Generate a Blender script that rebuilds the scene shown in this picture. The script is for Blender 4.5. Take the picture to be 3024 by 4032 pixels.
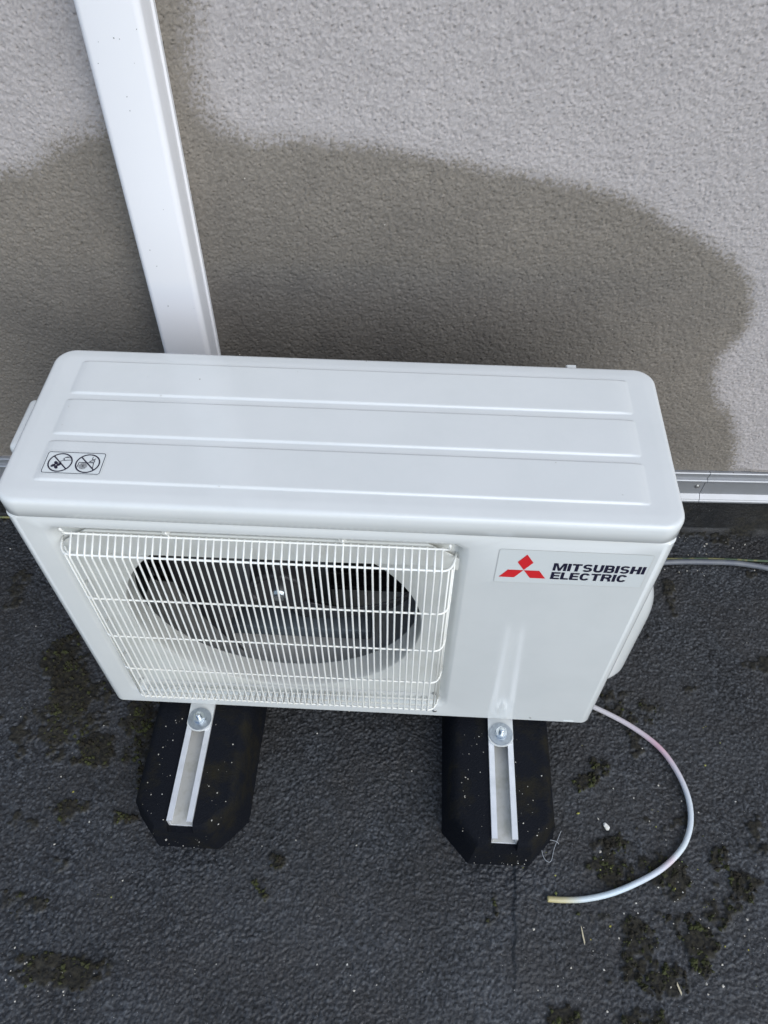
import bpy, bmesh, math, random
import numpy as np
from mathutils import Vector, Matrix
R = math.radians
random.seed(7); RNG = np.random.default_rng(11)
for o in list(bpy.data.objects): bpy.data.objects.remove(o)
scene = bpy.context.scene
COL = scene.collection
G = 0.107                                    # underside of the casing above the roof

# ------------------------------------------------------------------ camera
cam = bpy.data.cameras.new('camera'); camo = bpy.data.objects.new('camera', cam); COL.objects.link(camo)
cam.sensor_fit = 'HORIZONTAL'; cam.sensor_width = 36.0; cam.lens = 36.0*3118.6/3024
cam.clip_start = 0.02; cam.clip_end = 400
camo.location = (0.48521, -0.55534, 1.25225+G)
camo.rotation_euler = (R(38.1732), R(-0.0593), R(3.0144))
scene.camera = camo
# ------------------------------------------------------------------ sky and sun
SUN_EL, SUN_AZ = 42.0, 146.0                 # azimuth measured from +Y (the wall side), clockwise
w = bpy.data.worlds.new('World'); scene.world = w; w.use_nodes = True
nt = w.node_tree; bg = nt.nodes['Background']
sky = nt.nodes.new('ShaderNodeTexSky'); sky.sky_type = 'NISHITA'; sky.sun_disc = False
sky.sun_elevation = R(SUN_EL); sky.sun_rotation = R(SUN_AZ)
sky.air_density = 1.0; sky.dust_density = 1.0; sky.ozone_density = 1.0
nt.links.new(sky.outputs[0], bg.inputs[0]); bg.inputs[1].default_value = 0.13
sl = bpy.data.lights.new('sun', 'SUN'); so = bpy.data.objects.new('sun', sl); COL.objects.link(so)
sl.energy = 1.4; sl.angle = R(60); sl.color = (0.985, 0.995, 0.98)
d = Vector((math.sin(R(SUN_AZ))*math.cos(R(SUN_EL)), math.cos(R(SUN_AZ))*math.cos(R(SUN_EL)), math.sin(R(SUN_EL))))
so.rotation_euler = d.to_track_quat('Z', 'Y').to_euler(); so.location = d*6
vs = scene.view_settings
vs.view_transform = 'Standard'; vs.look = 'None'; vs.gamma = 1.0; vs.exposure = 0.56; vs.use_curve_mapping = False

# ------------------------------------------------------------------ helpers
def mesh_obj(name, verts, faces, mat, parent=None, smooth=False, loc=None):
    me = bpy.data.meshes.new(name); me.from_pydata([tuple(v) for v in verts], [], faces)
    me.validate(); me.update()
    if mat: me.materials.append(mat)
    if smooth: me.polygons.foreach_set('use_smooth', [True]*len(me.polygons))
    o = bpy.data.objects.new(name, me); COL.objects.link(o)
    if parent: o.parent = parent
    if loc: o.location = loc
    return o
def bm_obj(name, bm, mat, parent=None, smooth=False, loc=None):
    bmesh.ops.recalc_face_normals(bm, faces=bm.faces[:])
    me = bpy.data.meshes.new(name); bm.to_mesh(me); bm.free()
    if mat: me.materials.append(mat)
    if smooth:
        me.polygons.foreach_set('use_smooth', [True]*len(me.polygons))
        me.set_sharp_from_angle(angle=R(42))
    o = bpy.data.objects.new(name, me); COL.objects.link(o)
    if parent: o.parent = parent
    if loc: o.location = loc
    return o
def empty(name, loc, rot=(0,0,0)):
    o = bpy.data.objects.new(name, None); COL.objects.link(o); o.location = loc; o.rotation_euler = rot
    o.empty_display_size = 0.05; return o
def tag(o, label=None, cat=None, group=None, kind=None):
    if label: o['label'] = label
    if cat: o['category'] = cat
    if group: o['group'] = group
    if kind: o['kind'] = kind
    return o
def box(bm, a, b, bev=0.0, seg=2):
    t = bmesh.new()
    bmesh.ops.create_cube(t, size=1.0)
    for v in t.verts:
        v.co = Vector([a[i]+(v.co[i]+.5)*(b[i]-a[i]) for i in range(3)])
    if bev: bmesh.ops.bevel(t, geom=t.edges[:], offset=bev, segments=seg, affect='EDGES', profile=.5)
    me = bpy.data.meshes.new('t'); t.to_mesh(me); t.free(); bm.from_mesh(me); bpy.data.meshes.remove(me)
def add_prism(bm, pts, axis, a, b):
    """closed 2D outline pts extruded along axis ('x','y','z') from a to b"""
    def P(p, h):
        return {'x': (h, p[0], p[1]), 'y': (p[0], h, p[1]), 'z': (p[0], p[1], h)}[axis]
    A = [bm.verts.new(P(p, a)) for p in pts]; B = [bm.verts.new(P(p, b)) for p in pts]
    n = len(pts)
    for i in range(n): bm.faces.new((A[i], A[(i+1) % n], B[(i+1) % n], B[i]))
    bm.faces.new(A[::-1]); bm.faces.new(B)
def tube_data(path, r, n=8, caps=True):
    P = [Vector(p) for p in path]; V = []; F = []
    T = []
    for i in range(len(P)):
        t = (P[min(i+1, len(P)-1)]-P[max(i-1, 0)]); T.append(t.normalized())
    ref = Vector((0,0,1)) if abs(T[0].z) < .9 else Vector((1,0,0))
    u = T[0].cross(ref).normalized()
    for i, p in enumerate(P):
        u = (u-T[i]*u.dot(T[i])).normalized(); v = T[i].cross(u)
        rr = r[i] if hasattr(r, '__len__') else r
        for k in range(n):
            a = 2*math.pi*k/n; V.append(p+u*math.cos(a)*rr+v*math.sin(a)*rr)
    for i in range(len(P)-1):
        for k in range(n):
            F.append((i*n+k, i*n+(k+1) % n, (i+1)*n+(k+1) % n, (i+1)*n+k))
    if caps:
        F.append(tuple(range(n))[::-1]); F.append(tuple(range((len(P)-1)*n, len(P)*n)))
    return V, F
def tube(name, path, r, mat, parent=None, n=8, caps=True):
    V, F = tube_data(path, r, n, caps)
    o = mesh_obj(name, V, F, mat, parent, smooth=True)
    if caps:
        o.data.polygons[-1].use_smooth = False; o.data.polygons[-2].use_smooth = False
    return o
def smooth_path(pts, n=8):
    P = [Vector(p) for p in pts]; out = []
    for i in range(len(P)-1):
        a = P[max(i-1, 0)]; b = P[i]; c = P[i+1]; e = P[min(i+2, len(P)-1)]
        for k in range(n):
            t = k/n; out.append(.5*((2*b)+(c-a)*t+(2*a-5*b+4*c-e)*t*t+(3*b-a-3*c+e)*t**3))
    out.append(P[-1]); return out
def rrect(x0, x1, z0, z1, r, n=8):
    """rounded rectangle outline, counter-clockwise, 4*(n+1) points"""
    out = []
    for cx, cz, a0 in ((x1-r, z1-r, 0), (x0+r, z1-r, 90), (x0+r, z0+r, 180), (x1-r, z0+r, 270)):
        for k in range(n+1):
            a = R(a0+90*k/n); out.append((cx+r*math.cos(a), cz+r*math.sin(a)))
    return out

# numpy noise -------------------------------------------------------
def vnoise(x, y, scale, seed):
    r = np.random.default_rng(seed); T = r.random((256, 256))
    x = x/scale; y = y/scale; xi = np.floor(x).astype(int); yi = np.floor(y).astype(int)
    fx = x-xi; fy = y-yi; fx = fx*fx*(3-2*fx); fy = fy*fy*(3-2*fy)
    g = lambda i, j: T[i % 256, j % 256]
    return (g(xi, yi)*(1-fx)+g(xi+1, yi)*fx)*(1-fy)+(g(xi, yi+1)*(1-fx)+g(xi+1, yi+1)*fx)*fy
def fbm(x, y, scale, seed, octv=4):
    s = 0; a = 1; t = 0
    for k in range(octv):
        s = s+a*vnoise(x, y, scale/2**k, seed+k); t += a; a *= .5
    return s/t
def worley(x, y, scale, seed):
    r = np.random.default_rng(seed); JX = r.random((256, 256)); JY = r.random((256, 256)); H = r.random((256, 256))
    x = x/scale; y = y/scale; xi = np.floor(x).astype(int); yi = np.floor(y).astype(int)
    best = np.full(x.shape, 9.0); idv = np.zeros(x.shape)
    for i in (-1, 0, 1):
        for j in (-1, 0, 1):
            cx = xi+i; cy = yi+j; px = cx+JX[cx % 256, cy % 256]; py = cy+JY[cx % 256, cy % 256]
            dd = (px-x)**2+(py-y)**2; m = dd < best
            best = np.where(m, dd, best); idv = np.where(m, H[cx % 256, cy % 256], idv)
    return np.sqrt(best), idv
def smoothstep(a, b, x):
    t = np.clip((x-a)/(b-a), 0, 1); return t*t*(3-2*t)
def grid_mesh(name, A, B, func, mat, attrs=None, parent=None, smooth=True):
    """tensor grid over coordinate lists A, B; func(a,b)->(n,3) coordinates; attrs: name->array"""
    aa, bb = np.meshgrid(A, B, indexing='ij'); na, nb = len(A), len(B)
    co = func(aa, bb).reshape(-1, 3)
    i = np.arange(na*nb).reshape(na, nb)
    q = np.stack([i[:-1, :-1], i[1:, :-1], i[1:, 1:], i[:-1, 1:]], -1).reshape(-1, 4)
    me = bpy.data.meshes.new(name); me.vertices.add(len(co)); me.vertices.foreach_set('co', co.astype(np.float32).ravel())
    me.loops.add(q.size); me.loops.foreach_set('vertex_index', q.astype(np.int32).ravel())
    me.polygons.add(len(q)); me.polygons.foreach_set('loop_start', np.arange(0, q.size, 4, dtype=np.int32))
    me.polygons.foreach_set('use_smooth', np.full(len(q), smooth))
    me.update(calc_edges=True)
    for k, v in (attrs(aa, bb) if attrs else {}).items():
        at = me.attributes.new(k, 'FLOAT', 'POINT'); at.data.foreach_set('value', v.astype(np.float32).ravel())
    me.materials.append(mat)
    o = bpy.data.objects.new(name, me); COL.objects.link(o)
    if parent: o.parent = parent
    return o

# ------------------------------------------------------------------ materials
def mat(name, col=(.5,.5,.5), rough=.5, metal=0.0, spec=.5, coat=0.0, bump=None, var=None, trans=0.0, ior=1.45, specks=None):
    m = bpy.data.materials.new(name); m.use_nodes = True; n = m.node_tree.nodes; l = m.node_tree.links
    b = n['Principled BSDF']; b.inputs['Base Color'].default_value = (*col, 1); b.inputs['Roughness'].default_value = rough
    b.inputs['Metallic'].default_value = metal; b.inputs['Specular IOR Level'].default_value = spec
    b.inputs['Coat Weight'].default_value = coat; b.inputs['Coat Roughness'].default_value = .06
    b.inputs['Transmission Weight'].default_value = trans; b.inputs['IOR'].default_value = ior
    tc = n.new('ShaderNodeTexCoord')
    if var:                                   # (scale, amount, second colour)
        nz = n.new('ShaderNodeTexNoise'); nz.inputs['Scale'].default_value = var[0]; nz.inputs['Detail'].default_value = 6
        nz.inputs['Roughness'].default_value = .65
        l.new(tc.outputs['Object'], nz.inputs['Vector'])
        cr = n.new('ShaderNodeValToRGB'); cr.color_ramp.elements[0].position = var[1][0]; cr.color_ramp.elements[1].position = var[1][1]
        l.new(nz.outputs['Fac'], cr.inputs['Fac'])
        mx = n.new('ShaderNodeMix'); mx.data_type = 'RGBA'; l.new(cr.outputs['Color'], mx.inputs['Factor'])
        mx.inputs['A'].default_value = (*col, 1); mx.inputs['B'].default_value = (*var[2], 1)
        l.new(mx.outputs['Result'], b.inputs['Base Color'])
    if specks:                                # (scale, radius, colour): sparse dirt specks
        vo = n.new('ShaderNodeTexVoronoi'); vo.inputs['Scale'].default_value = specks[0]; l.new(tc.outputs['Object'], vo.inputs['Vector'])
        sx = n.new('ShaderNodeSeparateColor'); l.new(vo.outputs['Color'], sx.inputs[0])
        th = n.new('ShaderNodeMath'); th.operation = 'MULTIPLY'; l.new(sx.outputs[0], th.inputs[0]); th.inputs[1].default_value = specks[1]
        lt = n.new('ShaderNodeMath'); lt.operation = 'LESS_THAN'; l.new(vo.outputs['Distance'], lt.inputs[0]); l.new(th.outputs[0], lt.inputs[1])
        m2 = n.new('ShaderNodeMix'); m2.data_type = 'RGBA'; l.new(lt.outputs[0], m2.inputs['Factor']); m2.inputs['B'].default_value = (*specks[2], 1)
        src = b.inputs['Base Color'].links[0].from_socket if b.inputs['Base Color'].links else None
        if src: l.new(src, m2.inputs['A'])
        else: m2.inputs['A'].default_value = (*col, 1)
        l.new(m2.outputs['Result'], b.inputs['Base Color'])
    if bump:                                  # (scale, strength, distance)
        nz = n.new('ShaderNodeTexNoise'); nz.inputs['Scale'].default_value = bump[0]; nz.inputs['Detail'].default_value = 4
        l.new(tc.outputs['Object'], nz.inputs['Vector'])
        bp = n.new('ShaderNodeBump'); bp.inputs['Strength'].default_value = bump[1]; bp.inputs['Distance'].default_value = bump[2]
        l.new(nz.outputs['Fac'], bp.inputs['Height']); l.new(bp.outputs['Normal'], b.inputs['Normal'])
    return m
M = {}
M['casing'] = mat('casing_paint', (.655,.672,.655), .15, spec=.5, coat=.25, bump=(260, .04, .0004), var=(9, (.42,.75), (.622,.642,.625)), specks=(19, .022, (.30,.29,.26)))
M['recess'] = mat('recess_paint', (.66,.67,.635), .3, bump=(200, .05, .0004), var=(14, (.45,.8), (.56,.555,.50)))
M['wire'] = mat('wire_coating', (.82,.82,.77), .3, var=(120, (.62,.75), (.64,.62,.55)))
M['pvc'] = mat('trunking_pvc', (.80,.80,.81), .34, var=(60, (.66,.76), (.80,.80,.79)), specks=(22, .03, (.34,.34,.33)), bump=(60, .03, .0006))
M['alu'] = mat('aluminium', (.84,.85,.86), .42, metal=.6, var=(40, (.45,.8), (.70,.71,.72)), bump=(300, .06, .0003))
M['aluflat'] = mat('channel_floor', (.50,.50,.475), .5, metal=.15, var=(35, (.45,.72), (.36,.35,.29)))
M['rail'] = mat('rail_aluminium', (.37,.38,.39), .5, metal=.6, var=(30, (.4,.75), (.40,.41,.43)), bump=(300, .06, .0003), specks=(60, .12, (.08,.07,.06)))
M['zinc'] = mat('zinc_plate', (.46,.50,.53), .40, metal=.9, var=(160, (.4,.7), (.34,.37,.40)), bump=(400, .08, .0003))
M['bolt'] = mat('bolt_steel', (.75,.80,.82), .26, metal=1.0)
M['dark'] = mat('fan_plastic', (.030,.030,.034), .36, var=(30, (.4,.7), (.040,.037,.036)))
M['bracket'] = mat('motor_bracket', (.13,.155,.175), .42, metal=.4)
M['fins'] = mat('fin_black', (.012,.012,.014), .5)
M['sticker'] = mat('sticker_white', (.645,.675,.662), .18, coat=.25)
M['stickedge'] = mat('sticker_edge', (.52,.52,.48), .4)
M['ink'] = mat('ink_navy', (.012,.011,.03), .4)
M['red'] = mat('ink_red', (.62,.02,.025), .4)
M['grey_cable'] = mat('cable_grey', (.12,.13,.15), .45, var=(40, (.4,.7), (.16,.17,.18)))
M['yg'] = mat('cable_yellow_green', (.20,.19,.08), .5, var=(30, (.48,.54), (.07,.11,.06)))
M['moss'] = mat('moss', (.015,.012,.006), .9, var=(45, (.46,.58), (.042,.047,.012)))
M['grit'] = mat('grit', (.62,.60,.55), .7, var=(200, (.35,.65), (.42,.38,.30)))
M['lichen'] = mat('lichen', (.40,.34,.05), .8, var=(200, (.4,.6), (.22,.26,.09)))
M['flake'] = mat('white_flake', (.78,.77,.72), .6, var=(180, (.4,.7), (.55,.52,.42)))
M['straw'] = mat('straw', (.50,.44,.30), .7)
M['hair'] = mat('thread', (.42,.44,.46), .5)
M['screw'] = mat('screw_steel', (.45,.45,.44), .4, metal=.9, var=(300, (.5,.7), (.16,.12,.09)))

def rubber_mat():
    m = mat('rubber', (.009,.009,.011), .8, spec=.12); n = m.node_tree.nodes; l = m.node_tree.links; b = n['Principled BSDF']
    tc = n.new('ShaderNodeTexCoord')
    nz = n.new('ShaderNodeTexNoise'); nz.inputs['Scale'].default_value = 330; nz.inputs['Detail'].default_value = 3
    l.new(tc.outputs['Object'], nz.inputs['Vector'])
    bp = n.new('ShaderNodeBump'); bp.inputs['Strength'].default_value = .9; bp.inputs['Distance'].default_value = .0020
    l.new(nz.outputs['Fac'], bp.inputs['Height']); l.new(bp.outputs['Normal'], b.inputs['Normal'])
    n2 = n.new('ShaderNodeTexNoise'); n2.inputs['Scale'].default_value = 11; n2.inputs['Detail'].default_value = 7; n2.inputs['Roughness'].default_value = .7
    l.new(tc.outputs['Object'], n2.inputs['Vector'])
    cr = n.new('ShaderNodeValToRGB'); cr.color_ramp.elements[0].position = .50; cr.color_ramp.elements[1].position = .68
    l.new(n2.outputs['Fac'], cr.inputs['Fac'])
    mx = n.new('ShaderNodeMix'); mx.data_type = 'RGBA'; l.new(cr.outputs['Color'], mx.inputs['Factor'])
    mx.inputs['A'].default_value = (.006,.007,.010,1); mx.inputs['B'].default_value = (.017,.015,.009,1)
    l.new(mx.outputs['Result'], b.inputs['Base Color']); return m
M['rubber'] = rubber_mat()

def bitumen_mat():
    m = mat('bitumen', (.045,.047,.05), .55, spec=.5); n = m.node_tree.nodes; l = m.node_tree.links; b = n['Principled BSDF']
    tc = n.new('ShaderNodeTexCoord')
    def noise(sc, det=4, ro=.6):
        z = n.new('ShaderNodeTexNoise'); z.inputs['Scale'].default_value = sc; z.inputs['Detail'].default_value = det
        z.inputs['Roughness'].default_value = ro; l.new(tc.outputs['Object'], z.inputs['Vector']); return z.outputs['Fac']
    def ramp(f, a, c):
        r = n.new('ShaderNodeValToRGB'); r.color_ramp.elements[0].position = a; r.color_ramp.elements[1].position = c
        l.new(f, r.inputs['Fac']); return r.outputs['Color']
    def mix(f, A, B):
        x = n.new('ShaderNodeMix'); x.data_type = 'RGBA'; l.new(f, x.inputs['Factor'])
        for k, v in (('A', A), ('B', B)):
            if isinstance(v, tuple): x.inputs[k].default_value = (*v, 1)
            else: l.new(v, x.inputs[k])
        return x.outputs['Result']
    tn = n.new('ShaderNodeAttribute'); tn.attribute_name = 'tone'
    c = mix(tn.outputs['Fac'], (.003,.0036,.0042), (.106,.114,.124))
    c = mix(ramp(noise(7, 6, .65), .40, .72), c, mix(ramp(noise(300, 3), .4, .6), (.010,.010,.010), (.048,.046,.044)))
    c = mix(ramp(noise(420, 2), .69, .73), c, (.17,.18,.19))
    at = n.new('ShaderNodeAttribute'); at.attribute_name = 'dirt'
    c = mix(at.outputs['Fac'], c, mix(ramp(noise(160, 4), .40, .62), (.008,.0075,.006), (.028,.025,.016)))
    l.new(c, b.inputs['Base Color'])
    rr = n.new('ShaderNodeMapRange'); rr.inputs['To Min'].default_value = .50; rr.inputs['To Max'].default_value = .9
    l.new(at.outputs['Fac'], rr.inputs['Value'])
    sh = n.new('ShaderNodeMapRange'); sh.inputs['From Min'].default_value = .35; sh.inputs['From Max'].default_value = .65; sh.inputs['To Min'].default_value = -.14; sh.inputs['To Max'].default_value = .14
    l.new(noise(5, 5, .6), sh.inputs['Value']); ad = n.new('ShaderNodeMath'); ad.operation = 'ADD'; l.new(rr.outputs['Result'], ad.inputs[0]); l.new(sh.outputs['Result'], ad.inputs[1])
    l.new(ad.outputs[0], b.inputs['Roughness'])
    bp = n.new('ShaderNodeBump'); bp.inputs['Strength'].default_value = .7; bp.inputs['Distance'].default_value = .0015
    l.new(noise(380, 3), bp.inputs['Height']); l.new(bp.outputs['Normal'], b.inputs['Normal'])
    return m
M['bitumen'] = bitumen_mat()

def stucco_mat():
    m = mat('stucco', (.4,.4,.4), .8, spec=.3); n = m.node_tree.nodes; l = m.node_tree.links; b = n['Principled BSDF']
    tc = n.new('ShaderNodeTexCoord')
    def noise(sc, det=4, ro=.6):
        z = n.new('ShaderNodeTexNoise'); z.inputs['Scale'].default_value = sc; z.inputs['Detail'].default_value = det
        z.inputs['Roughness'].default_value = ro; l.new(tc.outputs['Object'], z.inputs['Vector']); return z.outputs['Fac']
    def ramp(f, a, c):
        r = n.new('ShaderNodeValToRGB'); r.color_ramp.elements[0].position = a; r.color_ramp.elements[1].position = c
        l.new(f, r.inputs['Fac']); return r.outputs['Color']
    def mix(f, A, B):
        x = n.new('ShaderNodeMix'); x.data_type = 'RGBA'; l.new(f, x.inputs['Factor'])
        for k, v in (('A', A), ('B', B)):
            if isinstance(v, tuple): x.inputs[k].default_value = (*v, 1)
            else: l.new(v, x.inputs[k])
        return x.outputs['Result']
    at = n.new('ShaderNodeAttribute'); at.attribute_name = 'wet'
    add = n.new('ShaderNodeMath'); add.operation = 'MULTIPLY_ADD'
    l.new(noise(150, 5, .8), add.inputs[0]); add.inputs[1].default_value = .6; l.new(at.outputs['Fac'], add.inputs[2])
    sub = n.new('ShaderNodeMath'); sub.operation = 'SUBTRACT'; l.new(add.outputs[0], sub.inputs[0]); sub.inputs[1].default_value = .30
    wetm = ramp(sub.outputs[0], .22, .78)
    dry = mix(ramp(noise(9, 5), .35, .7), (.436,.405,.392), (.402,.374,.363))
    sk = n.new('ShaderNodeAttribute'); sk.attribute_name = 'inward'
    wet = mix(sk.outputs['Fac'], mix(ramp(noise(12, 5), .35, .7), (.230,.206,.174), (.198,.178,.152)), mix(ramp(noise(12, 5), .35, .7), (.146,.134,.118), (.120,.111,.100)))  # stain colour gets darker with distance inward from its outline
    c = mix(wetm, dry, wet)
    tn = n.new('ShaderNodeAttribute'); tn.attribute_name = 'tone'
    mr = n.new('ShaderNodeMapRange'); mr.inputs['To Min'].default_value = .80; mr.inputs['To Max'].default_value = 1.14; l.new(tn.outputs['Fac'], mr.inputs['Value'])
    vm = n.new('ShaderNodeVectorMath'); vm.operation = 'SCALE'; l.new(c, vm.inputs[0]); l.new(mr.outputs['Result'], vm.inputs['Scale']); c = vm.outputs['Vector']
    c = mix(ramp(noise(330, 3), .62, .70), c, mix(wetm, (.30,.285,.275), (.115,.105,.092)))
    l.new(c, b.inputs['Base Color'])
    rg = n.new('ShaderNodeMapRange'); rg.inputs['To Min'].default_value = .85; rg.inputs['To Max'].default_value = .6
    l.new(wetm, rg.inputs['Value']); l.new(rg.outputs['Result'], b.inputs['Roughness'])
    bp = n.new('ShaderNodeBump'); bp.inputs['Strength'].default_value = .6; bp.inputs['Distance'].default_value = .0012
    l.new(noise(420, 4, .65), bp.inputs['Height']); l.new(bp.outputs['Normal'], b.inputs['Normal'])
    return m
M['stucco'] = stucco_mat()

def hose_mat():
    m = mat('hose_plastic', (.7,.72,.78), .22, trans=.12, ior=1.4); n = m.node_tree.nodes; l = m.node_tree.links; b = n['Principled BSDF']
    at = n.new('ShaderNodeAttribute'); at.attribute_name = 'along'
    cr = n.new('ShaderNodeValToRGB'); l.new(at.outputs['Fac'], cr.inputs['Fac'])
    e = cr.color_ramp.elements; e[0].position = 0; e[0].color = (0.62,0.60,0.61,1); e[1].position = 1; e[1].color = (0.50,0.43,0.20,1)
    for p, c in ((.16,(0.64,0.56,0.60)), (.22,(0.66,0.43,0.49)), (.30,(0.64,0.59,0.63)), (.40,(0.67,0.72,0.75)), (.58,(0.70,0.76,0.78)), (.61,(0.70,0.60,0.63)), (.66,(0.64,0.68,0.73)), (.80,(0.62,0.72,0.78)), (.90,(0.59,0.66,0.68)), (.95,(0.56,0.52,0.33))):
        x = cr.color_ramp.elements.new(p); x.color = (*c, 1)
    l.new(cr.outputs['Color'], b.inputs['Base Color'])
    b.inputs['Subsurface Weight'].default_value = .3; b.inputs['Subsurface Radius'].default_value = (.004,.004,.004)
    return m
M['hose'] = hose_mat()

# ================================================================== THE SETTING
PSI = R(1.5); WO = Vector((-math.sin(PSI), math.cos(PSI), 0))*0.4723      # wall line: origin and yaw
ca, sa = math.cos(PSI), math.sin(PSI)
def wall_s(x, y): return (x-WO.x)*ca+(y-WO.y)*sa
def wall_d(x, y): return -(x-WO.x)*sa+(y-WO.y)*ca          # positive into the wall

# --- flat roof: one sheet, finely modelled where the photograph sees it
def spread(lo, hi, step, far):
    c = list(np.arange(lo, hi+1e-9, step)); s = step; v = c[-1]; up = []
    while v < far: s *= 1.5; v += s; up.append(v)
    s = step; v = c[0]; dn = []
    while v > -far: s *= 1.5; v -= s; dn.append(v)
    return np.array(dn[::-1]+c+up)
PATCH = [(-.015,-.387,.080,.032,1), (.844,-.199,.050,.034,.9), (.925,-.200,.034,.040,.9), (.857,-.311,.036,.050,.9), (.895,-.356,.040,.028,.8),
         (.950,-.337,.020,.018,.8), (.744,-.409,.028,.020,.9), (.035,-.161,.022,.012,.9), (.011,.003,.030,.075,.8), (.806,-.061,.024,.022,.8),
         (1.014,-.182,.022,.028,.7), (.294,-.212,.022,.016,.7), (-.066,-.154,.04,.02,.7), (.03,.07,.03,.05,.8), (-.03,.10,.05,.06,.7), (.28,-.26,.02,.03,.5),
         (.83,-.03,.02,.03,.7), (.80,-.27,.05,.02,.5), (.93,-.27,.05,.03,.5), (1.0,-.25,.05,.03,.5), (-.12,.02,.05,.10,.9), (-.16,.12,.05,.08,.9), (-.05,-.05,.04,.04,.9), (.04,-.03,.03,.05,.9), (.96,-.30,.04,.03,.8), (1.05,-.22,.03,.03,.8), (.9,.08,.08,.05,.5),
         (.64,-.28,.008,.04,.5), (.05,-.10,.02,.04,.7), (.85,-.16,.03,.02,.6), (.87,-.41,.05,.02,.6), (-.10,-.30,.05,.03,.5)]
def dirt_at(x, y):
    nx = x+(fbm(x, y, .03, 50)-.5)*.04; ny = y+(fbm(x, y, .03, 60)-.5)*.04
    dm = np.zeros_like(x)
    for px, py, a, b, s in PATCH:
        q = ((nx-px)/a)**2+((ny-py)/b)**2
        dm = np.maximum(dm, s*np.clip(1.25-q, 0, 1))
    # moss line at the foot of the upstand
    dw = wall_d(x, y)
    dm = np.maximum(dm, .8*np.exp(-((dw+.012)/.012)**2)*smoothstep(.42, .6, fbm(x, y, .05, 70)))
    sp = smoothstep(.60, .74, fbm(x, y, .06, 80, 5))*.75*np.clip(smoothstep(.72, .85, x)+smoothstep(.2, .0, x)*smoothstep(-.34,-.2,y), .12, 1)
    dm = np.maximum(dm, sp)
    return smoothstep(.32, .62, dm*(.05+1.7*fbm(x, y, .009, 90, 3)*(.45+1.1*fbm(x, y, .035, 95, 2))))
def ground_co(x, y):
    near = ((x > -.6) & (x < 1.5) & (y > -.7) & (y < .6)).astype(float)
    wx = x+(vnoise(x, y, .005, 3)-.5)*.004; wy = y+(vnoise(x, y, .005, 4)-.5)*.004
    f, h = worley(wx, wy, .0036, 5)
    z = .0036*(1-np.minimum(f, 1)**1.5)*(.2+.8*h)+.0012*fbm(x, y, .012, 6, 3)+.004*(fbm(x, y, .16, 7, 3)-.5)
    dm = dirt_at(x, y)
    z = z*(1-.35*dm)+dm*(.002+.0045*fbm(x, y, .009, 8, 3))
    # overlap of two strips of felt
    seam = .679+(y+.2)*.05+(vnoise(x*0, y, .03, 9)-.5)*.006
    z = z+.0040*smoothstep(-.0015, .0015, x-seam)*smoothstep(.30, .0, x-seam)*smoothstep(-.08, -.20, y)*smoothstep(-.40, -.32, y)
    z = z*near-.003
    z = np.where(near > 0, z, 0.0)
    return np.stack([x, y, z], -1)
def ground_tone(x, y):
    wx = x+(vnoise(x, y, .005, 3)-.5)*.004; wy = y+(vnoise(x, y, .005, 4)-.5)*.004
    f, h = worley(wx, wy, .0036, 5); f2, h2 = worley(x, y, .0027, 25)
    return np.clip(.03+.55*h**2.2*(1-.5*np.minimum(f,1))+.42*h2**3+.34*(fbm(x, y, .11, 26, 4)-.5), 0, 1)
gx = spread(-.44, 1.28, .0018, 40); gy = spread(-.49, .51, .0018, 40)
roof = grid_mesh('flat_roof', gx, gy, ground_co, M['bitumen'], lambda x, y: {'dirt': dirt_at(x, y), 'tone': ground_tone(x, y)})
tag(roof, kind='structure', label='dark mineral bitumen felt on the flat roof')
# upstand of felt against the wall, rounded at its foot
US = np.concatenate([[-5, -2, -1], np.arange(-.5, 1.41, .0025), [2, 3, 6]])
UT = np.linspace(0, 1, 60)
def ups(s, t):
    L = t*.150; r = .035
    o = np.where(L < r*1.2, .030*(1-np.clip(L/(r*1.2), 0, 1))**1.8, 0)+.002
    z = np.where(L < r*1.2, .012*(L/(r*1.2))**1.6, .012+(L-r*1.2))
    f, h = worley(s+(vnoise(s, L, .008, 33)-.5)*.005, L, .006, 35)
    rel = .0004*(1-np.minimum(f, 1)**2)*(.5+.5*h)
    dd = -(o+rel); z = z-.002
    return np.stack([WO.x+s*ca-dd*sa, WO.y+s*sa+dd*ca, z], -1)
ug = grid_mesh('felt_upstand', US, UT, ups, M['bitumen'], lambda s, t: {'dirt': np.clip(smoothstep(.45,.75,fbm(s, t*.15, .05, 44))*.8+.25*np.exp(-(t/.25)**2), 0, 1), 'tone': np.clip(worley(s, t*.15, .0046, 45)[1]**2*.16+.05*fbm(s, t*.15, .08, 46), 0, 1)}, roof)

# --- rendered wall with the damp stain
wroot = empty('building_wall', (WO.x, WO.y, 0), (0, 0, PSI))
tag(wroot, 'grey coarse rendered wall with a large damp stain behind the outdoor unit', 'wall')
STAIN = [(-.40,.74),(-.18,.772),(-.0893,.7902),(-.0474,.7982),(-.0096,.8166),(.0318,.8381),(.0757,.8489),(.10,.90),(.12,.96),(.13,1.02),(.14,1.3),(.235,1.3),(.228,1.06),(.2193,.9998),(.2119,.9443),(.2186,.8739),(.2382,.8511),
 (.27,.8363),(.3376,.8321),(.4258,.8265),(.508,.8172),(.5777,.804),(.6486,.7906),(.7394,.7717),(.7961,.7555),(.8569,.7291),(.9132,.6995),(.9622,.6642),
 (1.0027,.6247),(1.0239,.5827),(1.0322,.5432),(1.0205,.5065),(1.0088,.4792),(1.0112,.4398),(1.0396,.3872),(1.0789,.3379),(1.1064,.2855),(1.1339,.1931),(1.14,.10),(-.40,.10)]
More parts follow.
